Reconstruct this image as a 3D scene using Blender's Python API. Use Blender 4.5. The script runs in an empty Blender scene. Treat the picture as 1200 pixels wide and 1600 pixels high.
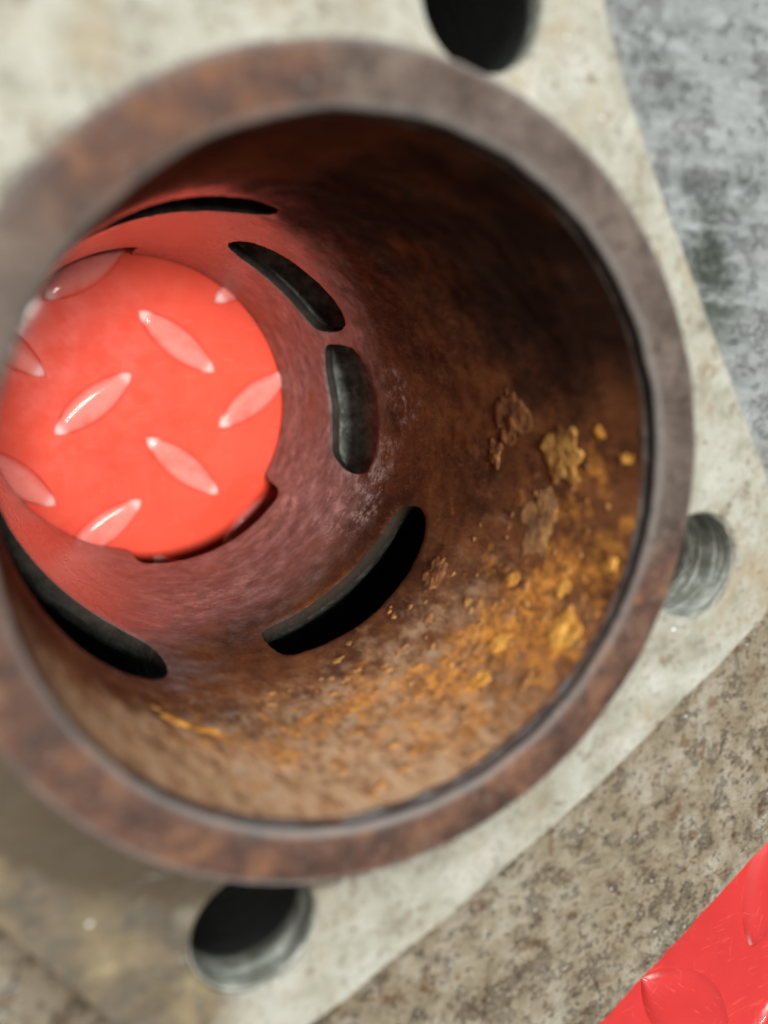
import bpy, bmesh, math, random
import numpy as np
from mathutils import Vector, Matrix, noise
from mathutils.geometry import delaunay_2d_cdt
random.seed(7); rng = np.random.default_rng(7)
C = bpy.context.scene.collection
S = 0.03                      # one unit below = the bore radius, 30 mm

# ------------------------------------------------------------------ camera
cam_d = bpy.data.cameras.new('camera'); cam = bpy.data.objects.new('camera', cam_d); C.objects.link(cam)
bpy.context.scene.camera = cam
cam_d.sensor_fit = 'HORIZONTAL'; cam_d.lens = 6.0; cam_d.sensor_width = 6.0*1200/1301.3
R = Matrix(((0.90198125, 0.08453492, -0.42341902), (0, 0.98064693, 0.19578458), (0.43177519, -0.17659402, 0.88452515)))
cam.matrix_world = Matrix.Translation(Vector((-0.99077, 0.41011, 2.05705))*S) @ R.to_4x4()
cam_d.clip_start = 0.002; cam_d.clip_end = 20
cam_d.dof.use_dof = True; cam_d.dof.focus_distance = 4.35*S; cam_d.dof.aperture_fstop = 2.5
# ------------------------------------------------------------------ light
w = bpy.data.worlds.new('World'); bpy.context.scene.world = w; w.use_nodes = True
w.node_tree.nodes['Background'].inputs[0].default_value = (0.86, 0.95, 1.0, 1)
w.node_tree.nodes['Background'].inputs[1].default_value = 0.11
def lamp(name, az, elev, dist, size, power, col):
    d = bpy.data.lights.new(name, 'AREA'); d.shape = 'RECTANGLE'; d.size = size[0]*S; d.size_y = size[1]*S
    d.energy = power; d.color = col
    o = bpy.data.objects.new(name, d); C.objects.link(o)
    v = Vector((math.cos(math.radians(az))*math.cos(math.radians(elev)), math.sin(math.radians(az))*math.cos(math.radians(elev)), math.sin(math.radians(elev))))
    o.location = v*dist*S; o.rotation_euler = v.to_track_quat('Z', 'Y').to_euler()
lamp('ceiling_lamp', 138, 83.6, 24, (4.4, 4.4), 11.5, (1.0, 0.97, 0.92))
lamp('window_light', 105, 36, 26, (15, 9), 6.8, (0.90, 0.97, 1.0))
vs = bpy.context.scene.view_settings
vs.view_transform = 'Standard'; vs.look = 'None'; vs.exposure = 0.0; vs.gamma = 1.0

# ------------------------------------------------------------------ node helper
class NT:
    def __init__(s, name):
        s.m = bpy.data.materials.new(name); s.m.use_nodes = True; s.t = s.m.node_tree
        s.b = s.t.nodes['Principled BSDF']
        tc = s.t.nodes.new('ShaderNodeTexCoord'); vm = s.t.nodes.new('ShaderNodeVectorMath'); vm.operation = 'SCALE'
        vm.inputs['Scale'].default_value = 1/S; s.t.links.new(tc.outputs['Object'], vm.inputs[0]); s.co = vm.outputs[0]
    def put(s, sock, v):
        if hasattr(v, 'is_output'): s.t.links.new(v, sock)
        elif isinstance(v, (tuple, list)): sock.default_value = tuple(v)+((1,) if len(v) == 3 and sock.type == 'RGBA' else ())
        else: sock.default_value = v
    def scaled(s, v, rot=(0, 0, 0)):
        n = s.t.nodes.new('ShaderNodeMapping'); n.inputs['Scale'].default_value = v; n.inputs['Rotation'].default_value = rot
        s.t.links.new(s.co, n.inputs[0]); return n.outputs[0]
    def noise(s, scale, detail=6, rough=.6, co=None, dist=0.0):
        n = s.t.nodes.new('ShaderNodeTexNoise'); n.inputs['Scale'].default_value = scale; n.inputs['Detail'].default_value = detail
        n.inputs['Roughness'].default_value = rough; n.inputs['Distortion'].default_value = dist
        s.t.links.new(co or s.co, n.inputs['Vector']); return n.outputs[0]
    def vor(s, scale, co=None, feature='F1', rnd=1.0):
        n = s.t.nodes.new('ShaderNodeTexVoronoi'); n.feature = feature; n.inputs['Scale'].default_value = scale
        n.inputs['Randomness'].default_value = rnd; s.t.links.new(co or s.co, n.inputs['Vector']); return n.outputs['Distance']
    def math(s, op, a, b=0.0, c=None, clamp=False):
        n = s.t.nodes.new('ShaderNodeMath'); n.operation = op; n.use_clamp = clamp
        s.put(n.inputs[0], a); s.put(n.inputs[1], b)
        if c is not None: s.put(n.inputs[2], c)
        return n.outputs[0]
    def step(s, v, lo, hi, a=0.0, b=1.0):
        n = s.t.nodes.new('ShaderNodeMapRange'); n.interpolation_type = 'SMOOTHSTEP'
        s.put(n.inputs['Value'], v)
        n.inputs['From Min'].default_value = lo; n.inputs['From Max'].default_value = hi
        n.inputs['To Min'].default_value = a; n.inputs['To Max'].default_value = b; return n.outputs[0]
    def mix(s, f, a, b, mode='MIX'):
        n = s.t.nodes.new('ShaderNodeMix'); n.data_type = 'RGBA'; n.blend_type = mode
        s.put(n.inputs[0], f); s.put(n.inputs[6], a); s.put(n.inputs[7], b); return n.outputs[2]
    def attr(s, name):
        n = s.t.nodes.new('ShaderNodeAttribute'); n.attribute_name = name; return n.outputs['Fac']
    def ramp(s, v, stops):
        n = s.t.nodes.new('ShaderNodeValToRGB'); s.t.links.new(v, n.inputs[0]); e = n.color_ramp.elements
        e[0].position, e[0].color = stops[0][0], (*stops[0][1], 1); e[1].position, e[1].color = stops[-1][0], (*stops[-1][1], 1)
        for p, c in stops[1:-1]: q = e.new(p); q.color = (*c, 1)
        return n.outputs[0]
    def bump(s, h, dist, strength=1.0, prev=None):
        n = s.t.nodes.new('ShaderNodeBump'); n.inputs['Strength'].default_value = strength; n.inputs['Distance'].default_value = dist*S
        s.t.links.new(h, n.inputs['Height'])
        if prev is not None: s.t.links.new(prev, n.inputs['Normal'])
        return n.outputs[0]
    def out(s, color, rough, metal=0.0, normal=None, spec=0.5, coat=None):
        s.put(s.b.inputs['Base Color'], color); s.put(s.b.inputs['Roughness'], rough); s.put(s.b.inputs['Metallic'], metal)
        s.put(s.b.inputs['Specular IOR Level'], spec)
        if normal is not None: s.t.links.new(normal, s.b.inputs['Normal'])
        if coat: s.b.inputs['Coat Weight'].default_value = coat[0]; s.b.inputs['Coat Roughness'].default_value = coat[1]
        return s.m

# ------------------------------------------------------------------ materials
def mat_bore():
    n = NT('rusted_bore')
    orange, tan, steel, dark = (n.attr(a) for a in ('orange', 'tan', 'steel', 'dark'))
    zc = n.scaled((1, 1, .5)); n1 = n.noise(3.2, 8, .65, co=zc); n2 = n.noise(12, 10, .74, co=zc); n3 = n.noise(44, 6, .75, co=zc)
    streak = n.noise(7, 10, .76, co=n.scaled((1, 1, 1.2)))
    col = n.ramp(n1, [(.25, (.030, .011, .005)), (.42, (.085, .030, .013)), (.56, (.17, .060, .022)), (.72, (.28, .11, .035))])
    col = n.mix(n.step(n2, .50, .66, 0, .75), col, (.20, .075, .03)); col = n.mix(n.step(n3, .56, .68, 0, .6), col, (.26, .12, .075)); col = n.mix(n.step(n3, .45, .34, 0, .7), col, (.028, .012, .008))
    n4 = n.noise(26, 9, .8, co=zc); tm = n.step(n.math('ADD', tan, n.math('MULTIPLY', n.math('SUBTRACT', n2, .5), 1.3)), .22, 1.0)
    col = n.mix(tm, col, n.ramp(n.math('ADD', n.math('MULTIPLY', n2, .5), n.math('MULTIPLY', n4, .5)), [(.34, (.10, .055, .035)), (.45, (.30, .155, .08)), (.53, (.52, .31, .17)), (.60, (.42, .31, .21)), (.68, (.24, .21, .17))]))
    om = n.step(n.math('ADD', orange, n.math('MULTIPLY', n.math('SUBTRACT', n.math('MULTIPLY_ADD', n.noise(13, 10, .76), .55, n.math('MULTIPLY', n.noise(4.2, 6, .6), .45)), .5), 5.6)), .55, 1.35)
    col = n.mix(n.math('MULTIPLY', n.math('MULTIPLY', om, .9), n.step(n4, .40, .56, .55, 1)), col, n.ramp(n.noise(19, 9, .78), [(.34, (.15, .055, .022)), (.45, (.40, .145, .035)), (.54, (.74, .29, .045)), (.68, (.74, .37, .075))]))
    # grey mineral flecks
    gm = n.math('MULTIPLY', n.step(n.noise(7, 7, .7, co=n.scaled((1.1, 1, 2.2))), .56, .66), n.attr('grey'))
    col = n.mix(gm, col, n.ramp(n3, [(.35, (.10, .11, .11)), (.65, (.40, .39, .36))]))
    # worn steel skirt
    sm = n.step(n.math('ADD', steel, n.math('MULTIPLY', n.math('SUBTRACT', n.noise(5.5, 10, .76, co=n.scaled((1, 1, 1.1))), .5), 1.1)), .15, .90)
    sc = n.ramp(streak, [(.3, (.07, .060, .052)), (.46, (.20, .18, .165)), (.58, (.36, .335, .32)), (.7, (.66, .63, .61))])
    sc = n.mix(n.step(n.noise(2.3, 6, .6), .52, .68, 0, .75), sc, (.26, .15, .09)); sc = n.mix(n.math('MULTIPLY', n.attr('gloss'), .75), sc, (.74, .66, .64))
    col = n.mix(sm, col, sc)
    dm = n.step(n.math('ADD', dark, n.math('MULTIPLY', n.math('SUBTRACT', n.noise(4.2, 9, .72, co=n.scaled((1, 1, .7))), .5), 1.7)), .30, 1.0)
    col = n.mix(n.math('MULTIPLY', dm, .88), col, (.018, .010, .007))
    # chalky flecks
    fm = n.math('MULTIPLY', n.math('MULTIPLY', n.step(n.noise(11, 10, .85), .49, .58), .85), n.step(n.math('ADD', n.attr('fleck'), n.math('MULTIPLY', n.math('SUBTRACT', n1, .5), 1.2)), .35, .7))
    col = n.mix(fm, col, (.72, .62, .60))
    tn = n.attr('tunnel'); col = n.mix(n.math('MULTIPLY', tn, n.step(n2, .35, .65, .99, .92)), col, (.025, .022, .018))  # port wall thickness painted near black to stand in for shade
    pit = n.step(n.math('ADD', n.vor(46), n.math('MULTIPLY', n3, .3)), .22, .34)
    col = n.mix(n.math('MULTIPLY', n.math('SUBTRACT', 1.0, pit), n.step(n2, .5, .65, .0, .6)), col, (.03, .02, .017))
    rough = n.math('SUBTRACT', n.step(n2, .3, .7, .72, .92), n.math('MULTIPLY', sm, .40))
    rough = n.math('SUBTRACT', rough, n.math('MULTIPLY', n.attr('gloss'), .30)); rough = n.math('ADD', rough, n.math('MULTIPLY', dm, .25), clamp=True)
    metal = n.math('MULTIPLY', n.math('MULTIPLY', sm, n.math('SUBTRACT', 1.0, tn)), n.math('MULTIPLY_ADD', n.attr('gloss'), .78, .12))
    h = n.math('ADD', n.math('MULTIPLY', n2, .9), n.math('ADD', n.math('MULTIPLY', n3, .35), n.math('MULTIPLY', om, .3)))
    nb = n.bump(h, .016, .8); nb = n.bump(n.math('ADD', pit, n.math('MULTIPLY', n.noise(90, 3, .6), .7)), .006, .7, nb)
    return n.out(col, rough, metal, nb, n.math('MULTIPLY', n.math('SUBTRACT', 1.0, tn), n.math('MULTIPLY_ADD', sm, .35, .12)))
def mat_rim():
    n = NT('rusted_rim')
    a = n.noise(1.7, 5, .55); b = n.noise(7, 7, .65); c = n.noise(40, 4, .6)
    rust = n.ramp(b, [(.32, (.020, .011, .008)), (.5, (.060, .028, .018)), (.68, (.13, .060, .030))])
    grey = n.ramp(b, [(.3, (.030, .022, .017)), (.5, (.068, .051, .041)), (.7, (.112, .086, .072))])
    m = n.step(n.math('ADD', n.attr('grey'), n.math('MULTIPLY', n.math('SUBTRACT', a, .5), 1.7)), .3, .75)
    col = n.mix(m, rust, grey)
    col = n.mix(n.step(n.math('ADD', n.attr('orange'), n.math('MULTIPLY', n.math('SUBTRACT', n.noise(4.5, 4, .6), .5), 2.6)), .66, 1.0, 0, .8), col, (.26, .10, .035))
    col = n.mix(n.step(c, .58, .68, 0, .5), col, (.16, .13, .11)); col = n.mix(n.step(n.noise(16, 7, .75), .47, .36, 0, .8), col, (.022, .014, .011))
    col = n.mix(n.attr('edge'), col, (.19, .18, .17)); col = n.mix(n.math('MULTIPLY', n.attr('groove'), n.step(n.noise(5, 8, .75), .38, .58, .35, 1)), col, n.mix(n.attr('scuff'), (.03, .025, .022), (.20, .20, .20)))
    nb = n.bump(n.math('ADD', b, n.math('MULTIPLY', c, .4)), .014, .7)
    return n.out(col, n.step(b, .3, .7, .6, .85), n.math('MULTIPLY', m, .15), nb, .22)
def mat_face():
    n = NT('cream_gasket_face')
    a = n.noise(1.6, 7, .6); b = n.noise(6, 8, .68); c = n.noise(28, 6, .7)
    col = n.ramp(b, [(.25, (.12, .11, .08)), (.45, (.23, .225, .18)), (.6, (.29, .29, .25)), (.75, (.37, .37, .335))])
    st = n.step(n.math('ADD', n.attr('stain'), n.math('MULTIPLY', n.math('SUBTRACT', b, .5), 1.5)), .30, .85)
    col = n.mix(n.math('MULTIPLY', st, .85), col, n.ramp(n.noise(4.5, 8, .7), [(.38, (.014, .008, .003)), (.49, (.042, .024, .007)), (.58, (.095, .064, .022)), (.68, (.19, .15, .075))]))
    col = n.mix(n.step(n.noise(8, 9, .78), .54, .64, 0, .75), col, (.11, .078, .045))
    col = n.mix(n.step(c, .56, .66, 0, .7), col, (.08, .062, .04))
    col = n.mix(n.step(n.noise(2.6, 8, .72), .50, .66, 0, .55), col, (.20, .145, .075)); col = n.mix(n.step(n.noise(12, 9, .8), .56, .63, 0, .6), col, (.13, .085, .045))
    gr = n.step(n.math('ADD', n.attr('rim_shadow_grime'), n.math('MULTIPLY', n.math('SUBTRACT', n.noise(9, 7, .7), .5), 1.3)), .28, .75)
    col = n.mix(n.math('MULTIPLY', gr, .96), col, (.038, .025, .011))
    scl = n.noise(4, 8, .8, co=n.scaled((1, 7, 1), (0, 0, math.radians(-40)))); col = n.mix(n.step(scl, .62, .68, 0, .5), col, (.44, .45, .42)); col = n.mix(n.step(scl, .37, .31, 0, .55), col, (.10, .085, .06))
    nb = n.bump(n.math('ADD', b, n.math('MULTIPLY', c, .7)), .016, .8)
    return n.out(col, n.step(b, .3, .7, .5, .75), .05, nb, .45)
def mat_cast():
    n = NT('speckled_cast_metal')
    a = n.noise(1.5, 6, .6); b = n.noise(7, 8, .68); c = n.noise(40, 6, .7)
    st = n.noise(5, 8, .72, co=n.scaled((1, 3.2, 1), (0, 0, math.radians(25))))
    cool = n.ramp(st, [(.30, (.14, .15, .145)), (.5, (.22, .232, .227)), (.7, (.31, .327, .322))])
    warm = n.ramp(b, [(.3, (.13, .098, .058)), (.5, (.215, .178, .122)), (.7, (.30, .28, .225))])
    low = n.attr('warm')
    col = n.mix(low, cool, warm)
    sp = n.step(n.math('ADD', n.noise(17, 8, .68), n.math('MULTIPLY', n.math('SUBTRACT', n.noise(4, 5, .6), .5), .45)), .52, .64)
    col = n.mix(n.math('MULTIPLY', sp, n.math('MULTIPLY_ADD', low, .25, .10)), col, n.ramp(b, [(.35, (.045, .026, .014)), (.65, (.10, .06, .03))]))
    col = n.mix(n.math('MULTIPLY', n.step(n.noise(30, 7, .72), .55, .63), n.math('MULTIPLY_ADD', low, .8, .15)), col, (.06, .045, .03))
    col = n.mix(n.math('MULTIPLY', n.attr('seam'), n.step(b, .3, .6, .5, .95)), col, (.05, .028, .018))
    col = n.mix(n.math('MULTIPLY', n.step(n.noise(17, 6, .7), .63, .70), low), col, (.45, .46, .44))
    col = n.mix(n.attr('smudge'), col, n.mix(n.step(st, .40, .72), (.045, .055, .042), col))
    rs = n.math('MULTIPLY', n.step(n.noise(10, 7, .68), .575, .64), low); col = n.mix(n.math('MULTIPLY', rs, .75), col, (.105, .055, .024))
    nb = n.bump(n.math('ADD', n.math('MULTIPLY', sp, -.6), n.math('ADD', st, n.math('MULTIPLY', c, .8))), .022, .85)
    return n.out(col, n.step(b, .3, .7, .45, .72), .25, nb, .5)
def mat_hole(): 
    n = NT('bare_machined_metal')
    rings = n.noise(4, 8, .75, co=n.scaled((.7, .7, 6), (.25, 0, 0))); b = n.noise(8, 6, .65)
    col = n.ramp(n.math('ADD', n.math('MULTIPLY', rings, .6), n.math('MULTIPLY', b, .4)), [(.36, (.07, .068, .050)), (.5, (.24, .24, .20)), (.64, (.66, .68, .62))])
    col = n.mix(n.step(n.attr('hole_shade'), .25, .75), col, (.016, .017, .014))  # darker with depth: shade inside the hole put into the colour
    return n.out(col, .6, .1, n.bump(rings, .012, .6), .3)
def mat_pass():
    n = NT('shaded_cast_passage')
    b = n.noise(5, 7, .65, co=n.scaled((1.4, 1.4, .7))); c = n.noise(20, 6, .7)
    col = n.ramp(b, [(.3, (.10, .105, .09)), (.5, (.27, .285, .26)), (.66, (.60, .62, .59))])
    col = n.mix(n.step(c, .55, .68, 0, .6), col, (.06, .06, .045))
    col = n.mix(n.math('MULTIPLY', n.attr('bare'), n.step(c, .35, .6)), col, (.74, .78, .76))
    col = n.mix(n.math('MULTIPLY', n.attr('port_shade'), n.step(c, .3, .7, .96, .8)), col, (.018, .018, .014)); col = n.mix(n.step(n.noise(11, 9, .8), .53, .62, 0, .6), col, (.035, .035, .026)); col = n.mix(n.math('MULTIPLY', n.step(n.noise(15, 9, .8), .54, .6), n.math('SUBTRACT', 1.0, n.attr('port_shade'))), col, (.55, .57, .52))  # shade of the black ports painted into their passages
    return n.out(col, .75, .1, n.bump(n.math('ADD', b, c), .04, .9), .3)
def mat_plate():
    n = NT('red_painted_steel')
    a = n.noise(1.3, 5, .55); b = n.noise(6, 7, .65)
    col = n.mix(n.attr('deep'), n.ramp(a, [(.3, (.33, .020, .020)), (.7, (.40, .027, .025))]), n.ramp(a, [(.3, (.62, .044, .018)), (.7, (.72, .064, .026))]))  # same red paint, lighter in the well and darker above to carry light levels
    scr = n.noise(6, 4, .55, co=n.scaled((1, 9, 1), (0, 0, math.radians(-14)))); scr2 = n.noise(5, 4, .6, co=n.scaled((10, 1, 1), (0, 0, math.radians(28))))
    sm = n.math('ADD', n.step(scr, .60, .70, 0, .45), n.step(scr2, .62, .72, 0, .45), clamp=True)
    col = n.mix(n.math('MULTIPLY', sm, n.math('MULTIPLY_ADD', n.attr('deep'), .6, .4)), col, (.68, .13, .10))
    col = n.mix(n.math('MULTIPLY', n.attr('painted_sheen'), n.step(b, .25, .6, .35, .8)), col, (.74, .22, .19)); col = n.mix(n.attr('painted_glint'), col, (.85, .62, .60))  # lozenge sheen and highlights painted as paler colour
    col = n.mix(n.step(n.vor(14), .07, .03, 0, .7), col, (.16, .02, .015))
    nb = n.bump(n.math('ADD', n.math('MULTIPLY', b, .6), n.math('MULTIPLY', sm, -.4)), .006, .4)
    return n.out(col, n.math('ADD', n.step(b, .3, .7, .42, .58), n.math('MULTIPLY', sm, .15)), 0, nb, .18, (.13, .06))
def mat_scab(name, lo, mid, hi):
    n = NT(name); b = n.noise(16, 7, .7); c = n.noise(55, 4, .6)
    return n.out(n.ramp(b, [(.32, lo), (.5, mid), (.68, hi)]), .75, 0, n.bump(n.math('ADD', b, n.math('MULTIPLY', c, .5)), .02, .9), .4)
M = dict(bore=mat_bore(), rim=mat_rim(), face=mat_face(), cast=mat_cast(), hole=mat_hole(), passage=mat_pass(), plate=mat_plate(),
         ochre=mat_scab('ochre_rust_scale', (.10, .035, .012), (.42, .19, .035), (.66, .40, .11)),
         umber=mat_scab('umber_rust_scale', (.09, .04, .02), (.26, .12, .045), (.46, .25, .07)),
         brown=mat_scab('brown_rust_scale', (.07, .025, .012), (.22, .085, .025), (.40, .18, .05)),
         orange=mat_scab('orange_rust_scale', (.26, .09, .02), (.58, .25, .035), (.75, .42, .08)),
         blister=mat_scab('small_orange_rust', (.13, .055, .025), (.34, .15, .045), (.62, .30, .07)),
         glint=NT('pale_grit').out((.62, .63, .60), .22, .2))

# ------------------------------------------------------------------ mesh helpers
def link(name, verts, faces, mat, parent=None, attrs=None, smooth=True, sc=S):
    me = bpy.data.meshes.new(name); me.from_pydata([tuple(float(c)*sc for c in v) for v in verts], [], faces)
    me.materials.append(mat)
    if smooth: me.polygons.foreach_set('use_smooth', [True]*len(me.polygons))
    for k, vals in (attrs or {}).items():
        a = me.attributes.new(k, 'FLOAT', 'POINT'); a.data.foreach_set('value', np.asarray(vals, dtype=np.float32))
    me.update(); o = bpy.data.objects.new(name, me); C.objects.link(o); o.parent = parent; return o
def inside(pts, poly):
    x, y = pts[:, 0], pts[:, 1]; r = np.zeros(len(pts), bool); P = np.asarray(poly); Q = np.roll(P, -1, 0)
    for (x1, y1), (x2, y2) in zip(P, Q):
        if y1 == y2: continue
        c = ((y1 > y) != (y2 > y)) & (x < (x2-x1)*(y-y1)/(y2-y1)+x1); r ^= c
    return r
def resample(poly, step, closed=True):
    P = [np.array(p, float) for p in poly]; out = []
    for a, b in zip(P, P[1:]+P[:1] if closed else P[1:]):
        k = max(1, int(np.ceil(np.hypot(*(b-a))/step)))
        out += [tuple(a+(b-a)*i/k) for i in range(k)]
    return out
def spline(poly, k=6):       # closed Catmull-Rom
    P = np.asarray(poly, float); out = []
    for i in range(len(P)):
        p0, p1, p2, p3 = (P[(i+j-1) % len(P)] for j in range(4))
        for t in np.arange(k)/k:
            out.append(tuple(.5*(2*p1+(p2-p0)*t+(2*p0-5*p1+4*p2-p3)*t*t+(3*p1-p0-3*p2+p3)*t**3)))
    return out
def cdt(outer, holes, step):
    loops = [outer]+holes; vs, ed = [], []
    for L in loops:
        b = len(vs); vs += L; ed += [(b+i, b+(i+1) % len(L)) for i in range(len(L))]
    nb = len(vs); O = np.array(outer); lo, hi = O.min(0), O.max(0)
    gx, gy = np.meshgrid(np.arange(lo[0]+step/2, hi[0], step), np.arange(lo[1]+step/2, hi[1], step))
    g = np.c_[gx.ravel(), gy.ravel()]; g += rng.uniform(-.22, .22, g.shape)*step
    k = inside(g, outer)
    for h in holes: k &= ~inside(g, h)
    g = g[k]; B = np.array(vs); keep = np.ones(len(g), bool)
    for i in range(0, len(g), 2000):
        keep[i:i+2000] = (((g[i:i+2000, None]-B[None])**2).sum(2).min(1) > (.45*step)**2)
    vs = [Vector(v) for v in vs]+[Vector(v) for v in g[keep]]
    v2, e2, f2, ov, oe, of = delaunay_2d_cdt(vs, ed, [], 0, 1e-7)
    V = np.array([tuple(v) for v in v2]); F = np.array([f for f in f2])
    cen = V[F].mean(1); k = inside(cen, outer)
    for h in holes: k &= ~inside(cen, h)
    F = F[k]
    a = V[F]; cr = (a[:, 1, 0]-a[:, 0, 0])*(a[:, 2, 1]-a[:, 0, 1])-(a[:, 1, 1]-a[:, 0, 1])*(a[:, 2, 0]-a[:, 0, 0])
    F[cr < 0] = F[cr < 0][:, ::-1]
    return V, F
def circle(cx, cy, r, n=64): return [(cx+r*math.cos(2*math.pi*i/n), cy+r*math.sin(2*math.pi*i/n)) for i in range(n)]
def boundary(F):
    cnt = {}
    for f in F:
        for a, b in zip(f, (*f[1:], f[0])): cnt[(int(a), int(b))] = 1
    return [(a, b) for a, b in cnt if (b, a) not in cnt]
def slab(name, outer, holes, z0, z1, step, mat, parent, attrs=None, bev=.012, relief=.004):
    V, F = cdt(resample(outer, step), holes, step); n = len(V); bd = boundary(F)
    nb = {}
    for a, b in bd:
        d = V[b]-V[a]; q = np.array((d[1], -d[0]))/max(np.hypot(*d), 1e-9); nb.setdefault(a, []).append(q); nb.setdefault(b, []).append(q)
    top = [(x, y, z0+relief*(noise.noise(Vector((x*7, y*7, z0*9)))+.6*noise.noise(Vector((x*23, y*23, 3))))) for x, y in V]
    verts = list(top); faces = [tuple(int(i) for i in f) for f in F]; A = {}; B = {}
    for i, ns in nb.items():
        q = sum(ns); q = q/max(np.hypot(*q), 1e-9); x, y, z = top[i]
        j = 1+.5*noise.noise(Vector((x*9, y*9, 5)))
        A[i] = len(verts); verts.append((x+q[0]*bev*j, y+q[1]*bev*j, z0-bev*j))
        B[i] = len(verts); verts.append((x+q[0]*bev*j, y+q[1]*bev*j, z1))
    for a, b in bd:
        faces += [(b, a, A[a], A[b]), (A[b], A[a], B[a], B[b])]
    m = len(verts); verts += [(v[0], v[1], z1) for v in top]
    # underside, coarse
    Vb, Fb = cdt(resample(outer, .5), [h[::2] for h in holes], 1.0) if holes else (None, None)
    verts = verts[:m]
    if Vb is not None:
        o = len(verts); verts += [(x, y, z1) for x, y in Vb]; faces += [tuple(int(i)+o for i in f[::-1]) for f in Fb]
    X = np.array(verts)
    return link(name, verts, faces, mat, parent, {k: fn(X[:, 0], X[:, 1]) for k, fn in (attrs or {}).items()}, smooth=False)
def lathe(name, prof, seg, mat, parent, attrs=None, cx=0, cy=0, jit=0, closed=False):
    verts = []; faces = []; k = len(prof)
    for i in range(seg):
        t = 2*math.pi*i/seg
        for r, z in prof:
            r2 = r+jit*noise.noise(Vector((math.cos(t)*6, math.sin(t)*6, z*9+r*5)))+jit*.5*noise.noise(Vector((math.cos(t)*20, math.sin(t)*20, z*20)))
            verts.append((cx+r2*math.cos(t), cy+r2*math.sin(t), z+jit*.6*noise.noise(Vector((math.cos(t)*r*9, math.sin(t)*r*9, 4)))))
    for i in range(seg):
        a, b = i*k, ((i+1) % seg)*k
        for j in range(k-1): faces.append((a+j, a+j+1, b+j+1, b+j))
    X = np.array(verts); th = np.degrees(np.arctan2(X[:, 1]-cy, X[:, 0]-cx)); rr = np.hypot(X[:, 0]-cx, X[:, 1]-cy)
    return link(name, verts, faces, mat, parent, {q: fn(th, X[:, 2], rr) for q, fn in (attrs or {}).items()})
def g(x, c, s): return np.exp(-((x-c)/s)**2)
def gw(t, c, s): d = (t-c+180) % 360-180; return np.exp(-(d/s)**2)
def ss(x, a, b): t = np.clip((x-a)/(b-a), 0, 1); return t*t*(3-2*t)

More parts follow.
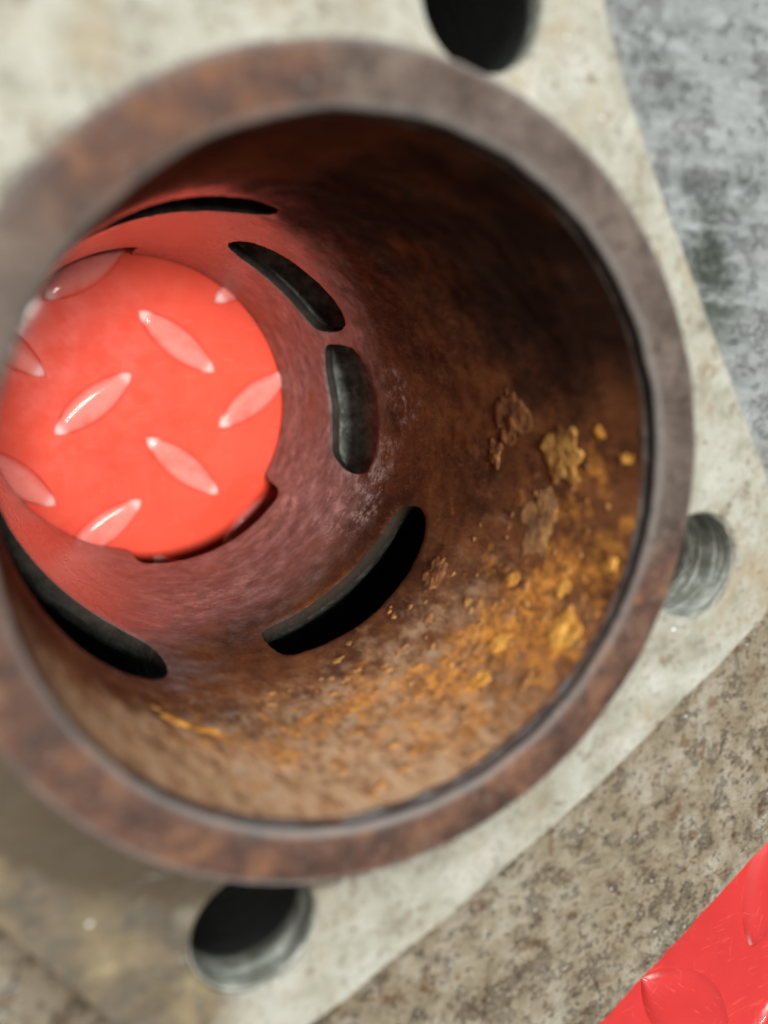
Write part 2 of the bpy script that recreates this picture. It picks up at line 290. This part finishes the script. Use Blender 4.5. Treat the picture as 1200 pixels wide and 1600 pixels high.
# ------------------------------------------------------------------ the red checker plate (the setting)
ZW, ZP = -3.86, -0.80
def plate():
    W = 2.25; E = 14.0; verts = []; faces = []
    def quad(a, b, c, d):
        i = len(verts); verts.extend([a, b, c, d]); faces.append((i, i+1, i+2, i+3))
    c = [(-W, -W), (W, -W), (W, W), (-W, W)]; o = [(-E, -E), (E, -E), (E, E), (-E, E)]
    quad(*[(x, y, ZW) for x, y in c])
    for i in range(4):
        j = (i+1) % 4
        quad((*c[i], ZP-.05), (*c[j], ZP-.05), (*c[j], ZW), (*c[i], ZW))
        b = .05
        ci = tuple(v*(1+b/W) for v in c[i]); cj = tuple(v*(1+b/W) for v in c[j])
        quad((*ci, ZP), (*cj, ZP), (*c[j], ZP-.05), (*c[i], ZP-.05))
        quad((*o[i], ZP), (*o[j], ZP), (*cj, ZP), (*ci, ZP))
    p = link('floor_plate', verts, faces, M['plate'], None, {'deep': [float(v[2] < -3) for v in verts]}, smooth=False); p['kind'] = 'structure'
    p['label'] = 'glossy red painted checker plate under and around the rusty cylinder'
    # one raised lozenge
    def lozenge(L, Wd, H):
        nu, nv = 30, 12; vv = []; ff = []
        for i in range(nu+1):
            u = -1+2*i/nu; half = Wd/2*(1-abs(u)**2.0)**.85 if abs(u) < 1 else 0
            for j in range(nv+1):
                v = -1+2*j/nv; e = (1-abs(v)**3.4)*(1-abs(u)**8)
                vv.append((u*L/2, v*max(half, .004), H*(e**.8)-.001))
        for i in range(nu):
            for j in range(nv):
                a = i*(nv+1)+j; ff.append((a, a+nv+1, a+nv+2, a+1))
        return vv, ff
    vv, ff = lozenge(.68, .23, .036)
    wv = lambda q, h: {'deep': [1.0]*len(q), 'painted_sheen': [float(ss(np.array(v[2]), .15*h, .8*h)) for v in q], 'painted_glint': [.75*float(g(abs(v[0]), .285, .03)*ss(np.array(v[2]), .1*h, .4*h))*(1 if v[0] < 0 else .8) for v in q]}
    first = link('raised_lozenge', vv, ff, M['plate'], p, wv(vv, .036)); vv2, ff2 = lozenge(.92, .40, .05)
    used = [False]
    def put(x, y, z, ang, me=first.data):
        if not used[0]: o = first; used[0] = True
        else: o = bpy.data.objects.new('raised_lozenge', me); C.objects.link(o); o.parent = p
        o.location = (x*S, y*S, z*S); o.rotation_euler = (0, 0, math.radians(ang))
    for i in range(-2, 2):
        for j in range(-2, 3):
            x, y = -.32+1.11*i, .03+.865*j
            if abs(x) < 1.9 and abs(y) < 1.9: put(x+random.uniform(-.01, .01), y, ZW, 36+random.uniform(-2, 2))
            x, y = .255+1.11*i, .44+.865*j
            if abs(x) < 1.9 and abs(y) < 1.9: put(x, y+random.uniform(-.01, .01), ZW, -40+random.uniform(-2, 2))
    big = link('raised_lozenge', vv2, ff2, M['plate'], p, {'painted_sheen': [0.0]*len(vv2), 'deep': [0.0]*len(vv2), 'painted_glint': [.55*float(g(v[2], .013, .006))*(v[1] > .02) for v in vv2]}); bm = big.data  # pale line along one edge is a painted highlight
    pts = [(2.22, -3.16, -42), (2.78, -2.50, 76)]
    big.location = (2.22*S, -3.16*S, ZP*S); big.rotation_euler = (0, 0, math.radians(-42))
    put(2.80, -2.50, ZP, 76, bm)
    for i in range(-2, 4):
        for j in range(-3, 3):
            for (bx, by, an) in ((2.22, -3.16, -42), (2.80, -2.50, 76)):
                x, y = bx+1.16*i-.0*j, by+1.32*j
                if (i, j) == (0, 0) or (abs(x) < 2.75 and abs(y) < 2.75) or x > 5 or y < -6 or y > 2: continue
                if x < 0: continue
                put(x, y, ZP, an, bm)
plate()

# ------------------------------------------------------------------ the cylinder
cyl = bpy.data.objects.new('engine_cylinder', None); C.objects.link(cyl); cyl.location = (0, 0, ZW*S)
cyl['label'] = 'rusty two-stroke engine cylinder with cream flange and slotted brown bore standing on red plate'
cyl['category'] = 'engine cylinder'
class Par: pass
def child(o):      # keep the geometry where it is while hanging it on the base empty
    o.parent = cyl; o.matrix_parent_inverse = Matrix.Translation(-cyl.location); return o
# ports: outlines in (degrees, z)
PORTS = dict(
    upper_left=[(126, -1.62), (122, -1.44), (110, -1.40), (96, -1.42), (83, -1.46), (77, -1.54), (77, -1.68), (83, -1.80), (96, -1.88), (110, -1.90), (122, -1.80)],
    upper_right=[(72.5, -2.64), (70.5, -2.40), (62.6, -2.30), (51.2, -2.27), (40.4, -2.24), (32.5, -2.28), (29.2, -2.45), (29.6, -2.72), (33, -2.83), (42, -2.88), (54, -2.89), (66, -2.83)],
    right=[(23.0, -2.78), (24.6, -2.62), (23.0, -2.36), (16.7, -2.26), (7.4, -2.22), (-4.9, -2.20), (-14, -2.21), (-18.6, -2.31), (-19, -2.53), (-15.0, -2.78), (-8, -2.86), (3, -2.89), (14, -2.90)],
    lower_right=[(-81, -1.74), (-81.5, -1.52), (-79, -1.41), (-70.9, -1.37), (-59.8, -1.34), (-48.1, -1.34), (-33.8, -1.37), (-25.5, -1.44), (-22.3, -1.56), (-25, -1.74), (-33, -1.79), (-44, -1.81), (-57, -1.83), (-70, -1.82), (-78, -1.80)],
    lower_left=[(-170, -1.40), (-168, -1.12), (-160, -1.05), (-150, -1.04), (-139, -1.03), (-128.8, -1.06), (-118.9, -1.13), (-113.5, -1.25), (-111.8, -1.45), (-114.5, -1.66), (-124, -1.80), (-136.5, -1.89), (-150, -1.93), (-163, -1.86), (-168, -1.7)])
D2R = math.pi/180
ports = {k: [(a+.005*noise.noise(Vector((a*25, z*25, 1))), z+.008*noise.noise(Vector((a*18, z*18, 7)))) for a, z in spline([(a*D2R, z) for a, z in v], 8)] for k, v in PORTS.items()}
TOPZ, RO = -.080, 1.06
def relief(t, z):
    x, y = math.cos(t), math.sin(t); k = float(ss(z, -2.3, -1.2))
    return (.008*noise.noise(Vector((x*3, y*3, z*3)))*k+.0035*noise.noise(Vector((x*14, y*14, z*14)))*(k*.8+.2))*float(ss(-z, .10, .3))
def build_liner():
    step = .026
    bot = [(-180, -3.82), (-101.5, -3.82), (-100, -3.79), (-99.2, -3.66), (-98.8, -3.48), (-97.5, -3.41), (-92, -3.38), (-60, -3.36), (-38.5, -3.36), (-36, -3.39), (-34.4, -3.47), (-33, -3.72), (-31.6, -3.80), (-29.6, -3.82),
           (90, -3.82), (91.5, -3.79), (92.4, -3.66), (93, -3.40), (95.5, -3.34), (160, -3.34), (163, -3.38), (164, -3.7), (166, -3.82), (180, -3.82)]
    outer = resample([(a*D2R, z) for a, z in bot]+[(math.pi, TOPZ)], step, False)
    outer += resample([(math.pi, TOPZ), (-math.pi, TOPZ)], math.pi*2/240, False)
    # left edge mirrors the right edge so the seam welds
    outer = [p for p in outer]; zs = sorted([p[1] for p in outer if abs(p[0]-math.pi) < 1e-9])
    outer.append((-math.pi, TOPZ)); outer += [(-math.pi, z) for z in zs[::-1] if TOPZ-1e-6 > z > -3.82+1e-6]
    V, F = cdt(outer, [list(p) for p in ports.values()], step)
    th, z = V[:, 0], V[:, 1]; deg = np.degrees(th); n = len(V)
    rel = np.zeros(n)
    fade = ss(-z, .10, .3)
    rusty = ss(z, -2.3, -1.2)
    for i in range(n):
        rel[i] = relief(th[i], z[i])
    dmin = np.ones(n)*9
    for p in ports.values():
        B = np.array(p)
        for i in range(0, n, 4000): dmin[i:i+4000] = np.minimum(dmin[i:i+4000], np.sqrt(((V[i:i+4000, None]-B[None])**2).sum(2).min(1)))
    rr = 1+rel*ss(dmin, 0, .12)+.007*np.exp(-(dmin/.014)**2)      # rounded port lips
    verts = [(rr[i]*math.cos(th[i]), rr[i]*math.sin(th[i]), z[i]) for i in range(n)]
    verts += [(RO*math.cos(th[i]), RO*math.sin(th[i]), z[i]) for i in range(n)]
    faces = [tuple(int(a) for a in f[::-1]) for f in F]+[tuple(int(a)+n for a in f) for f in F]
    tun = []; tv = []
    for a, b in boundary(F):
        if abs(abs(th[a])-math.pi) < 1e-6 and abs(abs(th[b])-math.pi) < 1e-6: continue
        if z[a] > TOPZ-1e-6 and z[b] > TOPZ-1e-6: continue
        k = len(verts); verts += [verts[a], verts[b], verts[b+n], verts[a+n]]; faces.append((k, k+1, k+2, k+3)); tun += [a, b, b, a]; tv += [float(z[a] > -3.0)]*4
    orange = .95*gw(deg, -36, 32)*g(z, -.34, .50)+.72*gw(deg, -78, 42)*g(z, -.60, .50)+.5*gw(deg, 0, 13)*g(z, -.45, .3)+.35*gw(deg, -120, 30)*g(z, -.6, .35)
    tan = 1.05*gw(deg, -90, 48)*g(z, -.15, .60)+.7*gw(deg, -140, 30)*g(z, -.2, .4)+.45*gw(deg, -60, 50)*g(z, -.9, .4)
    steel = ss(-z, 1.5, 2.6)*.95+.35*gw(deg, 100, 40)*ss(-z, .9, 1.5)+.35*gw(deg, -130, 45)*ss(-z, .9, 1.4)-.25*gw(deg, -5, 35)*g(z, -2.4, .7)
    dark = .98*gw(deg, 52, 44)*g(z, -.45, .95)+.62*gw(deg, 74, 20)*g(z, -1.35, .45)+.3*gw(deg,100,20)*g(z,-1.15,.15)+.35*gw(deg, 50, 18)*g(z, -1.9, .4)+.3*gw(deg, 15, 20)*g(z, -.7, .4)  # broad term paints in the unlit side's shade; smaller ones add dark scuffs
    grey = .9*gw(deg, -95, 30)*g(z, -.75, .35)
    fleck = 1.0*gw(deg, -28, 16)*g(z, -2.30, .45)+.7*gw(deg, -85, 30)*g(z, -2.5, .35)+.6*gw(deg, -40, 30)*g(z, -3.1, .3)+.5*gw(deg, 8, 20)*g(z, -1.9, .4)
    gloss = np.clip(gw(deg, 112, 50)*ss(-z, .35, 1.5)+.7*gw(deg, -140, 32)*ss(-z, .6, 1.2), 0, 1); steel = steel+.5*gloss+.25*gw(deg, -65, 35)*ss(-z, 2.0, 2.8)
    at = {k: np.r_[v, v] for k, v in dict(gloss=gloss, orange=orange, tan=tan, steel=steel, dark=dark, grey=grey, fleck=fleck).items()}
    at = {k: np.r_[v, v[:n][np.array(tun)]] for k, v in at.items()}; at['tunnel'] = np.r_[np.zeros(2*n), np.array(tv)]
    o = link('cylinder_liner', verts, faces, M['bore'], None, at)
    bm = bmesh.new(); bm.from_mesh(o.data); seam = [v for v in bm.verts if v.co.x < 0 and abs(v.co.y) < 1e-5]; bmesh.ops.remove_doubles(bm, verts=seam, dist=1e-5*S)
    bm.to_mesh(o.data); bm.free()
    o.data.set_sharp_from_angle(angle=math.radians(50))
    return o
liner = child(build_liner())

rim_prof = [(1.0, -.082), (1.002, -.074), (1.006, -.066), (1.020, -.062), (1.022, -.050), (1.008, -.044), (1.001, -.038), (1.0, -.022), (1.006, -.008), (1.022, -.001), (1.05, 0), (1.08, .001), (1.11, .001), (1.14, 0), (1.157, -.004), (1.166, -.014), (1.169, -.03), (1.169, -.08), (1.169, -.15), (1.169, -.30), (1.169, -.55)]
rim = child(lathe('sleeve_rim', rim_prof, 300, M['rim'], None, dict(
    grey=lambda t, z, r: .85*gw(t, 50, 50)+.55*gw(t, 155, 35)+.35*gw(t, -5, 25)+.2*gw(t,-120,60)+.1,
    orange=lambda t, z, r: (+.2*gw(t, -106, 3)*g(r, 1.09, .035)+.3*gw(t, -27, 3)*g(r, 1.04, .035)+.3*gw(t,-167,6)+.50*gw(t, 103, 22)+.38*gw(t, -105, 22)+.55*gw(t, -25, 9)+.35*gw(t, -145, 22))*ss(r, 1.0, 1.03),
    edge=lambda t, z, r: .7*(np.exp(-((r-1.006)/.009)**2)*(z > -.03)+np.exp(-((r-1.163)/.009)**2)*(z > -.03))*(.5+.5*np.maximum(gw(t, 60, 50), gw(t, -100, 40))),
    scuff=lambda t, z, r: .9*gw(t, -85, 45),
    groove=lambda t, z, r: ((z < -.04) & (z > -.066) & (r < 1.05))*.85), jit=.005))
rim['label'] = 'brown and grey top ring of the sleeve'

# port passages behind the slots
def passage(key, depth, slope, grow=1.06):
    P = np.array(ports[key]); c = P.mean(0); rings = []
    secs = [(RO-.012, 1.0, 0), (RO+.02, grow, 0), (RO+depth*.45, grow*1.03, slope*.4), (RO+depth*.8, grow*.97, slope*.8), (RO+depth*.97, .75, slope), (RO+depth, .4, slope)]
    verts = []; n = len(P)
    for r, k, s in secs:
        for p in P:
            q = c+(p-c)*k; a = q[0]; rr = r+.025*noise.noise(Vector((math.cos(a)*9, math.sin(a)*9, q[1]*7)))*(r > RO+.05)
            verts.append((rr*math.cos(a), rr*math.sin(a), q[1]+s))
    verts.append(((RO+depth)*math.cos(c[0]), (RO+depth)*math.sin(c[0]), c[1]+slope))
    faces = []
    for s in range(len(secs)-1):
        for i in range(n): a, b = s*n+i, s*n+(i+1) % n; faces.append((a, b, b+n, a+n))
    s = (len(secs)-1)*n
    for i in range(n): faces.append((s+i, s+(i+1) % n, len(verts)-1))
    X = np.array(verts)
    return child(link('port_passage', verts, faces, M['passage'], None, dict(bare=g(X[:, 2], c[1]+.12, .06)*(key in ('right', 'upper_right')), port_shade=np.ones(len(X))*(key not in ('right', 'upper_right')))))
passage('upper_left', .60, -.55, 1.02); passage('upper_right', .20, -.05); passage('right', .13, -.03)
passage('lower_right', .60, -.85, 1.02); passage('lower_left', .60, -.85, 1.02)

# flange face with stud holes
HOLES = [(1.436, -.425, .205), (-.353, -1.416, .205), (.428, 1.408, .205), (-1.40, .42, .205)]
FACE = [(.55, 2.0), (.72, 1.76), (.854, 1.464), (.966, 1.214), (1.169, .86), (1.354, .568), (1.55, .255), (1.772, -.099), (1.86, -.34), (1.885, -.5), (1.83, -.68),
        (1.627, -.83), (1.412, -.962), (1.228, -1.092), (.954, -1.264), (.621, -1.446), (.327, -1.601), (.099, -1.701), (-.046, -1.776), (-.30, -1.87), (-.52, -1.86), (-.66, -1.76), (-.773, -1.60), (-1.08, -1.135),
        (-1.40, -.66), (-1.72, -.42), (-1.83, .02), (-1.86, .45), (-1.75, .70), (-1.5, .92), (-1.25, 1.15), (-1.0, 1.5), (-.7, 1.8), (-.2, 1.98), (.2, 2.02)]
FZ = -.22
holes = [circle(0, 0, 1.176, 180)]+[circle(x, y, r+.0165, 56) for x, y, r in HOLES]
face = child(slab('flange_face', FACE, holes, FZ, FZ-.10, .035, M['face'], None, dict(
    stain=lambda x, y: 1.25*ss(-x-.12*(y+1.4), .28, .85)*(y < 0)+.55*g(y, 1.33, .09)*ss(.1-x, -.1, .5)+.45*g(x, .05, .12)*g(y, 1.28, .12)+.25*g(y, -1.5, .5)*ss(-x, -1.0, .3)+.15*g(x, 1.8, .25)*g(y, -.3, .4),
    rim_shadow_grime=lambda x, y: 2.0*g(np.hypot(x, y), 1.18, .13)*gw(np.degrees(np.arctan2(y, x)), -112, 50)+.55*g(np.hypot(x, y), 1.17, .07)+.95*g(np.hypot(x, y), 1.2, .30)*gw(np.degrees(np.arctan2(y, x)), -140, 25))))  # rim's cast shadow at lower left painted in along with dirt
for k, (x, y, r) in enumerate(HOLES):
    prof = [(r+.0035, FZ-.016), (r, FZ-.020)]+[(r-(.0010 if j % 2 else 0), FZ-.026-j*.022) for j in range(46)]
    t = child(lathe('stud_hole', prof+[(0.001, FZ-1.06)], 56, M['hole'], None, attrs=dict(hole_shade=lambda t, z, r: ss(FZ-z, (.12, .04, -.02, .1)[k], (.42, .28, .16, .3)[k])), cx=x, cy=y, jit=.0008))  # depth range of the painted shade, set per hole
# cast body: wide upper deck, core, fins
DECK = [(2.20, -1.80), (2.262, -1.73), (2.30, -1.60), (2.42, .4), (2.3, 1.9), (1.9, 2.35), (-1.9, 2.35), (-2.3, 1.9), (-2.35, -1.6), (-2.1, -2.2), (-1.7, -2.55), (.75, -2.67), (1.0, -2.57), (1.14, -2.475)]
dh = [circle(0, 0, 1.18, 180)]+[circle(x, y, r+.05, 56) for x, y, r in HOLES]
FL = np.array(FACE)
def seamf(x, y):
    d = np.ones(len(x))*9; P = np.c_[x, y]
    for a, b in zip(FL, np.roll(FL, -1, 0)):
        t = np.clip(((P-a)@(b-a))/((b-a)@(b-a)), 0, 1); d = np.minimum(d, np.hypot(*(P-a-t[:, None]*(b-a)).T))
    return np.clip(np.exp(-(d/.035)**2)*.95+.75*np.exp(-(d/.12)**2)*ss(-x, .2, .7)*(y < 0), 0, 1)
deck_attr = dict(seam=seamf, warm=lambda x, y: ss(.75*x-.66*y-.35*(x > 0)*0, .6, 1.7)*ss(-y, -.2, .7)+.95*ss(-x-y*.8, .8, 1.5)*(y < 0),
                 smudge=lambda x, y: np.clip(.9*g(x*.75+y*.66, 1.48, .13)*g(-x*.66+y*.75, -.55, .22)+1.0*g(x+.5*(y-.8), 1.47, .08)*g(y, .75, .22)+.6*g(x, 1.62, .12)*g(y, .95, .12)+.4*g(x, 1.25, .2)*g(y, 1.35, .15), 0, 1))
deck = child(slab('cast_deck', DECK, dh, FZ-.104, FZ-.24, .04, M['cast'], None, deck_attr, bev=.03, relief=.007))
DK = np.array(DECK); FIN = [tuple(p) for p in DK*.955]
for k in range(2):
    z = FZ-.40-k*.0
def fin_set():
    first = None
    sc = .90
    for k in range(11):
        z = -.98-k*.22
        if first is None:
            outl = [(x*.92, y*.83) for x, y in DECK]
            first = child(slab('cooling_fin', outl, [circle(0, 0, 1.77, 96)], 0, -.07, .12, M['cast'], None, dict(warm=lambda x, y: x*0+.8), bev=.012)); o = first
            o.location = (0, 0, z*S)
        else:
            o = first.copy(); C.objects.link(o); o.location = (0, 0, z*S)
fin_set()
child(lathe('barrel_wall', [(1.76, FZ-.238), (1.76, -.6), (1.76, -3.55), (1.36, -3.62), (1.36, -3.3), (1.34, -3.0)], 96, M['cast'], None, dict(warm=lambda t, z, r: t*0+.8)))

# ------------------------------------------------------------------ rust scale on the bore wall
def scab(deg, z, size, mat, seed, parent=liner, asp=1.0, lift=.02):
    nr, na = 10, 40; vv = [(0, 0, lift)]; ff = []
    for i in range(1, nr+1):
        for j in range(na):
            a = 2*math.pi*j/na; u = i/nr
            rad = size*(.80+.42*noise.noise(Vector((math.cos(a)*1.6, math.sin(a)*1.6, seed*3.1)))+.30*noise.noise(Vector((math.cos(a)*3.2, math.sin(a)*3.2, seed+.5)))+.10*noise.noise(Vector((math.cos(a)*9, math.sin(a)*9, seed))))
            x, y = u*rad*math.cos(a)*asp, u*rad*math.sin(a)
            h = lift*(1-u**6)*(.55+.8*noise.noise(Vector((x*17, y*17, seed)))+.5*noise.noise(Vector((x*50, y*50, seed))))+lift*.8*math.exp(-((u-.85)/.10)**2)*max(0, noise.noise(Vector((math.cos(a)*3, math.sin(a)*3, seed+9))))
            h = max(h, .0012)
            if i == nr: h = -.010
            vv.append((x, y, h))
    for j in range(na): ff.append((0, 1+j, 1+(j+1) % na))
    for i in range(nr-1):
        for j in range(na):
            a, b = 1+i*na+j, 1+i*na+(j+1) % na; ff.append((a, a+na, b+na, b))
    t = deg*D2R; out = []; size = size
    for x, y, h in vv:
        aa = t+x; r = 1+relief(aa, z+y)-h; out.append((r*math.cos(aa), r*math.sin(aa), z+y))
    return out, ff
def scab_obj(*a, **k):
    mat = a[3]; v, f = scab(*a, **k)
    o = link('rust_scab', v, f, M[mat], None); o.parent = liner
    return o
SC = [(-.5, -.50, .15, 'ochre', 1, 1.0, 0.0121), (7, -.86, .14, 'brown', 22.7, 1.2, 0.0088), (-37.5, -1.14, .105, 'brown', 3, 1.1, 0.0143), (-15.5, -.60, .16, 'umber', 4, 1.1, 0.0055),
      (-20, -.14, .045, 'orange', 5, .8, 0.0099), (-36, -.22, .075, 'orange', 6, 1.6, 0.0077), (-45, -.48, .05, 'orange', 7, 1.2, 0.0077), (6, -.30, .035, 'orange', 8, .8, 0.0099), (-30, -.62, .05, 'orange', 9, 1, 0.0077),
      (1.5, -.16, .05, 'orange', 10, .5, 0.0088), (-54, -.42, .05, 'orange', 11, 1.2, 0.0066), (-3, -.98, .07, 'brown', 12, 1.2, 0.0099), (-118, -.72, .04, 'orange', 13, 2.2, 0.0077), (-112, -.70, .04, 'orange', 14, 1.5, 0.0072), (-28, -.33, .05, 'orange', 15, 1.0, 0.0066)]
for d, z, s, m, sd, asp, lift in SC: scab_obj(d, z, s, m, sd, asp=asp, lift=lift)
# many small blisters, nobody could count them
vs_, fs_ = [], []
for k in range(150):
    d = rng.normal(-55, 32); z = -abs(rng.normal(.55, .38))-.1
    if not (-130 < d < 12) or z < -1.3: continue
    s = float(np.clip(rng.lognormal(-4.1, .4), .007, .030))
    t = d*D2R; i0 = len(vs_); na = 7
    ca = [s*(1+.28*rng.normal()) for _ in range(na)]
    rc = 1+relief(t, z)-s*.07-.002; vs_.append((rc*math.cos(t), rc*math.sin(t), z))
    r0 = 1+relief(t, z)
    for q, hh in ((.7, s*.06+.0015), (1.0, -.005)):
        for j in range(na):
            a = 2*math.pi*j/na; x, y = q*ca[j]*math.cos(a), q*ca[j]*math.sin(a); r = 1+relief(t+x, z+y)-hh
            vs_.append((r*math.cos(t+x), r*math.sin(t+x), z+y))
    for j in range(na):
        j2 = (j+1) % na; fs_ += [(i0, i0+1+j, i0+1+j2), (i0+1+j, i0+1+na+j, i0+1+na+j2, i0+1+j2)]
bl = link('rust_blisters', vs_, fs_, M['blister'], None); bl['kind'] = 'stuff'; bl.parent = liner
# pale grit on the flange
grit = [(848, 65)]
gv, gf = [], []
def grain(x, y, z, s):
    i0 = len(gv)
    for p in ((1, 0, 0), (-1, 0, 0), (0, 1, 0), (0, -1, 0), (0, 0, 1), (0, 0, -1)):
        gv.append((x+p[0]*s*rng.uniform(.6, 1.2), y+p[1]*s*rng.uniform(.6, 1.2), z+p[2]*s*.7))
    for a, b, c in ((0, 2, 4), (2, 1, 4), (1, 3, 4), (3, 0, 4), (2, 0, 5), (1, 2, 5), (3, 1, 5), (0, 3, 5)): gf.append((i0+a, i0+b, i0+c))
for x, y in ((.72, 1.335), (.71, 1.28), (.75, 1.2), (.87, 1.12), (.90, 1.10), (.78, 1.24), (-.84, -1.22), (1.33, -.66)):
    grain(x, y, FZ+.004, rng.uniform(.006, .011))
for k in range(0):
    x, y = rng.uniform(.3, 2.1), rng.uniform(-2.3, -1.2)
    if x*.55-y*.83 > 1.55 and .62*x-.78*y < 2.6: grain(x, y, FZ-.1, rng.uniform(.004, .009))
gr = child(link('mineral_grit', gv, gf, M['glint'], None, smooth=False)); gr['kind'] = 'stuff'
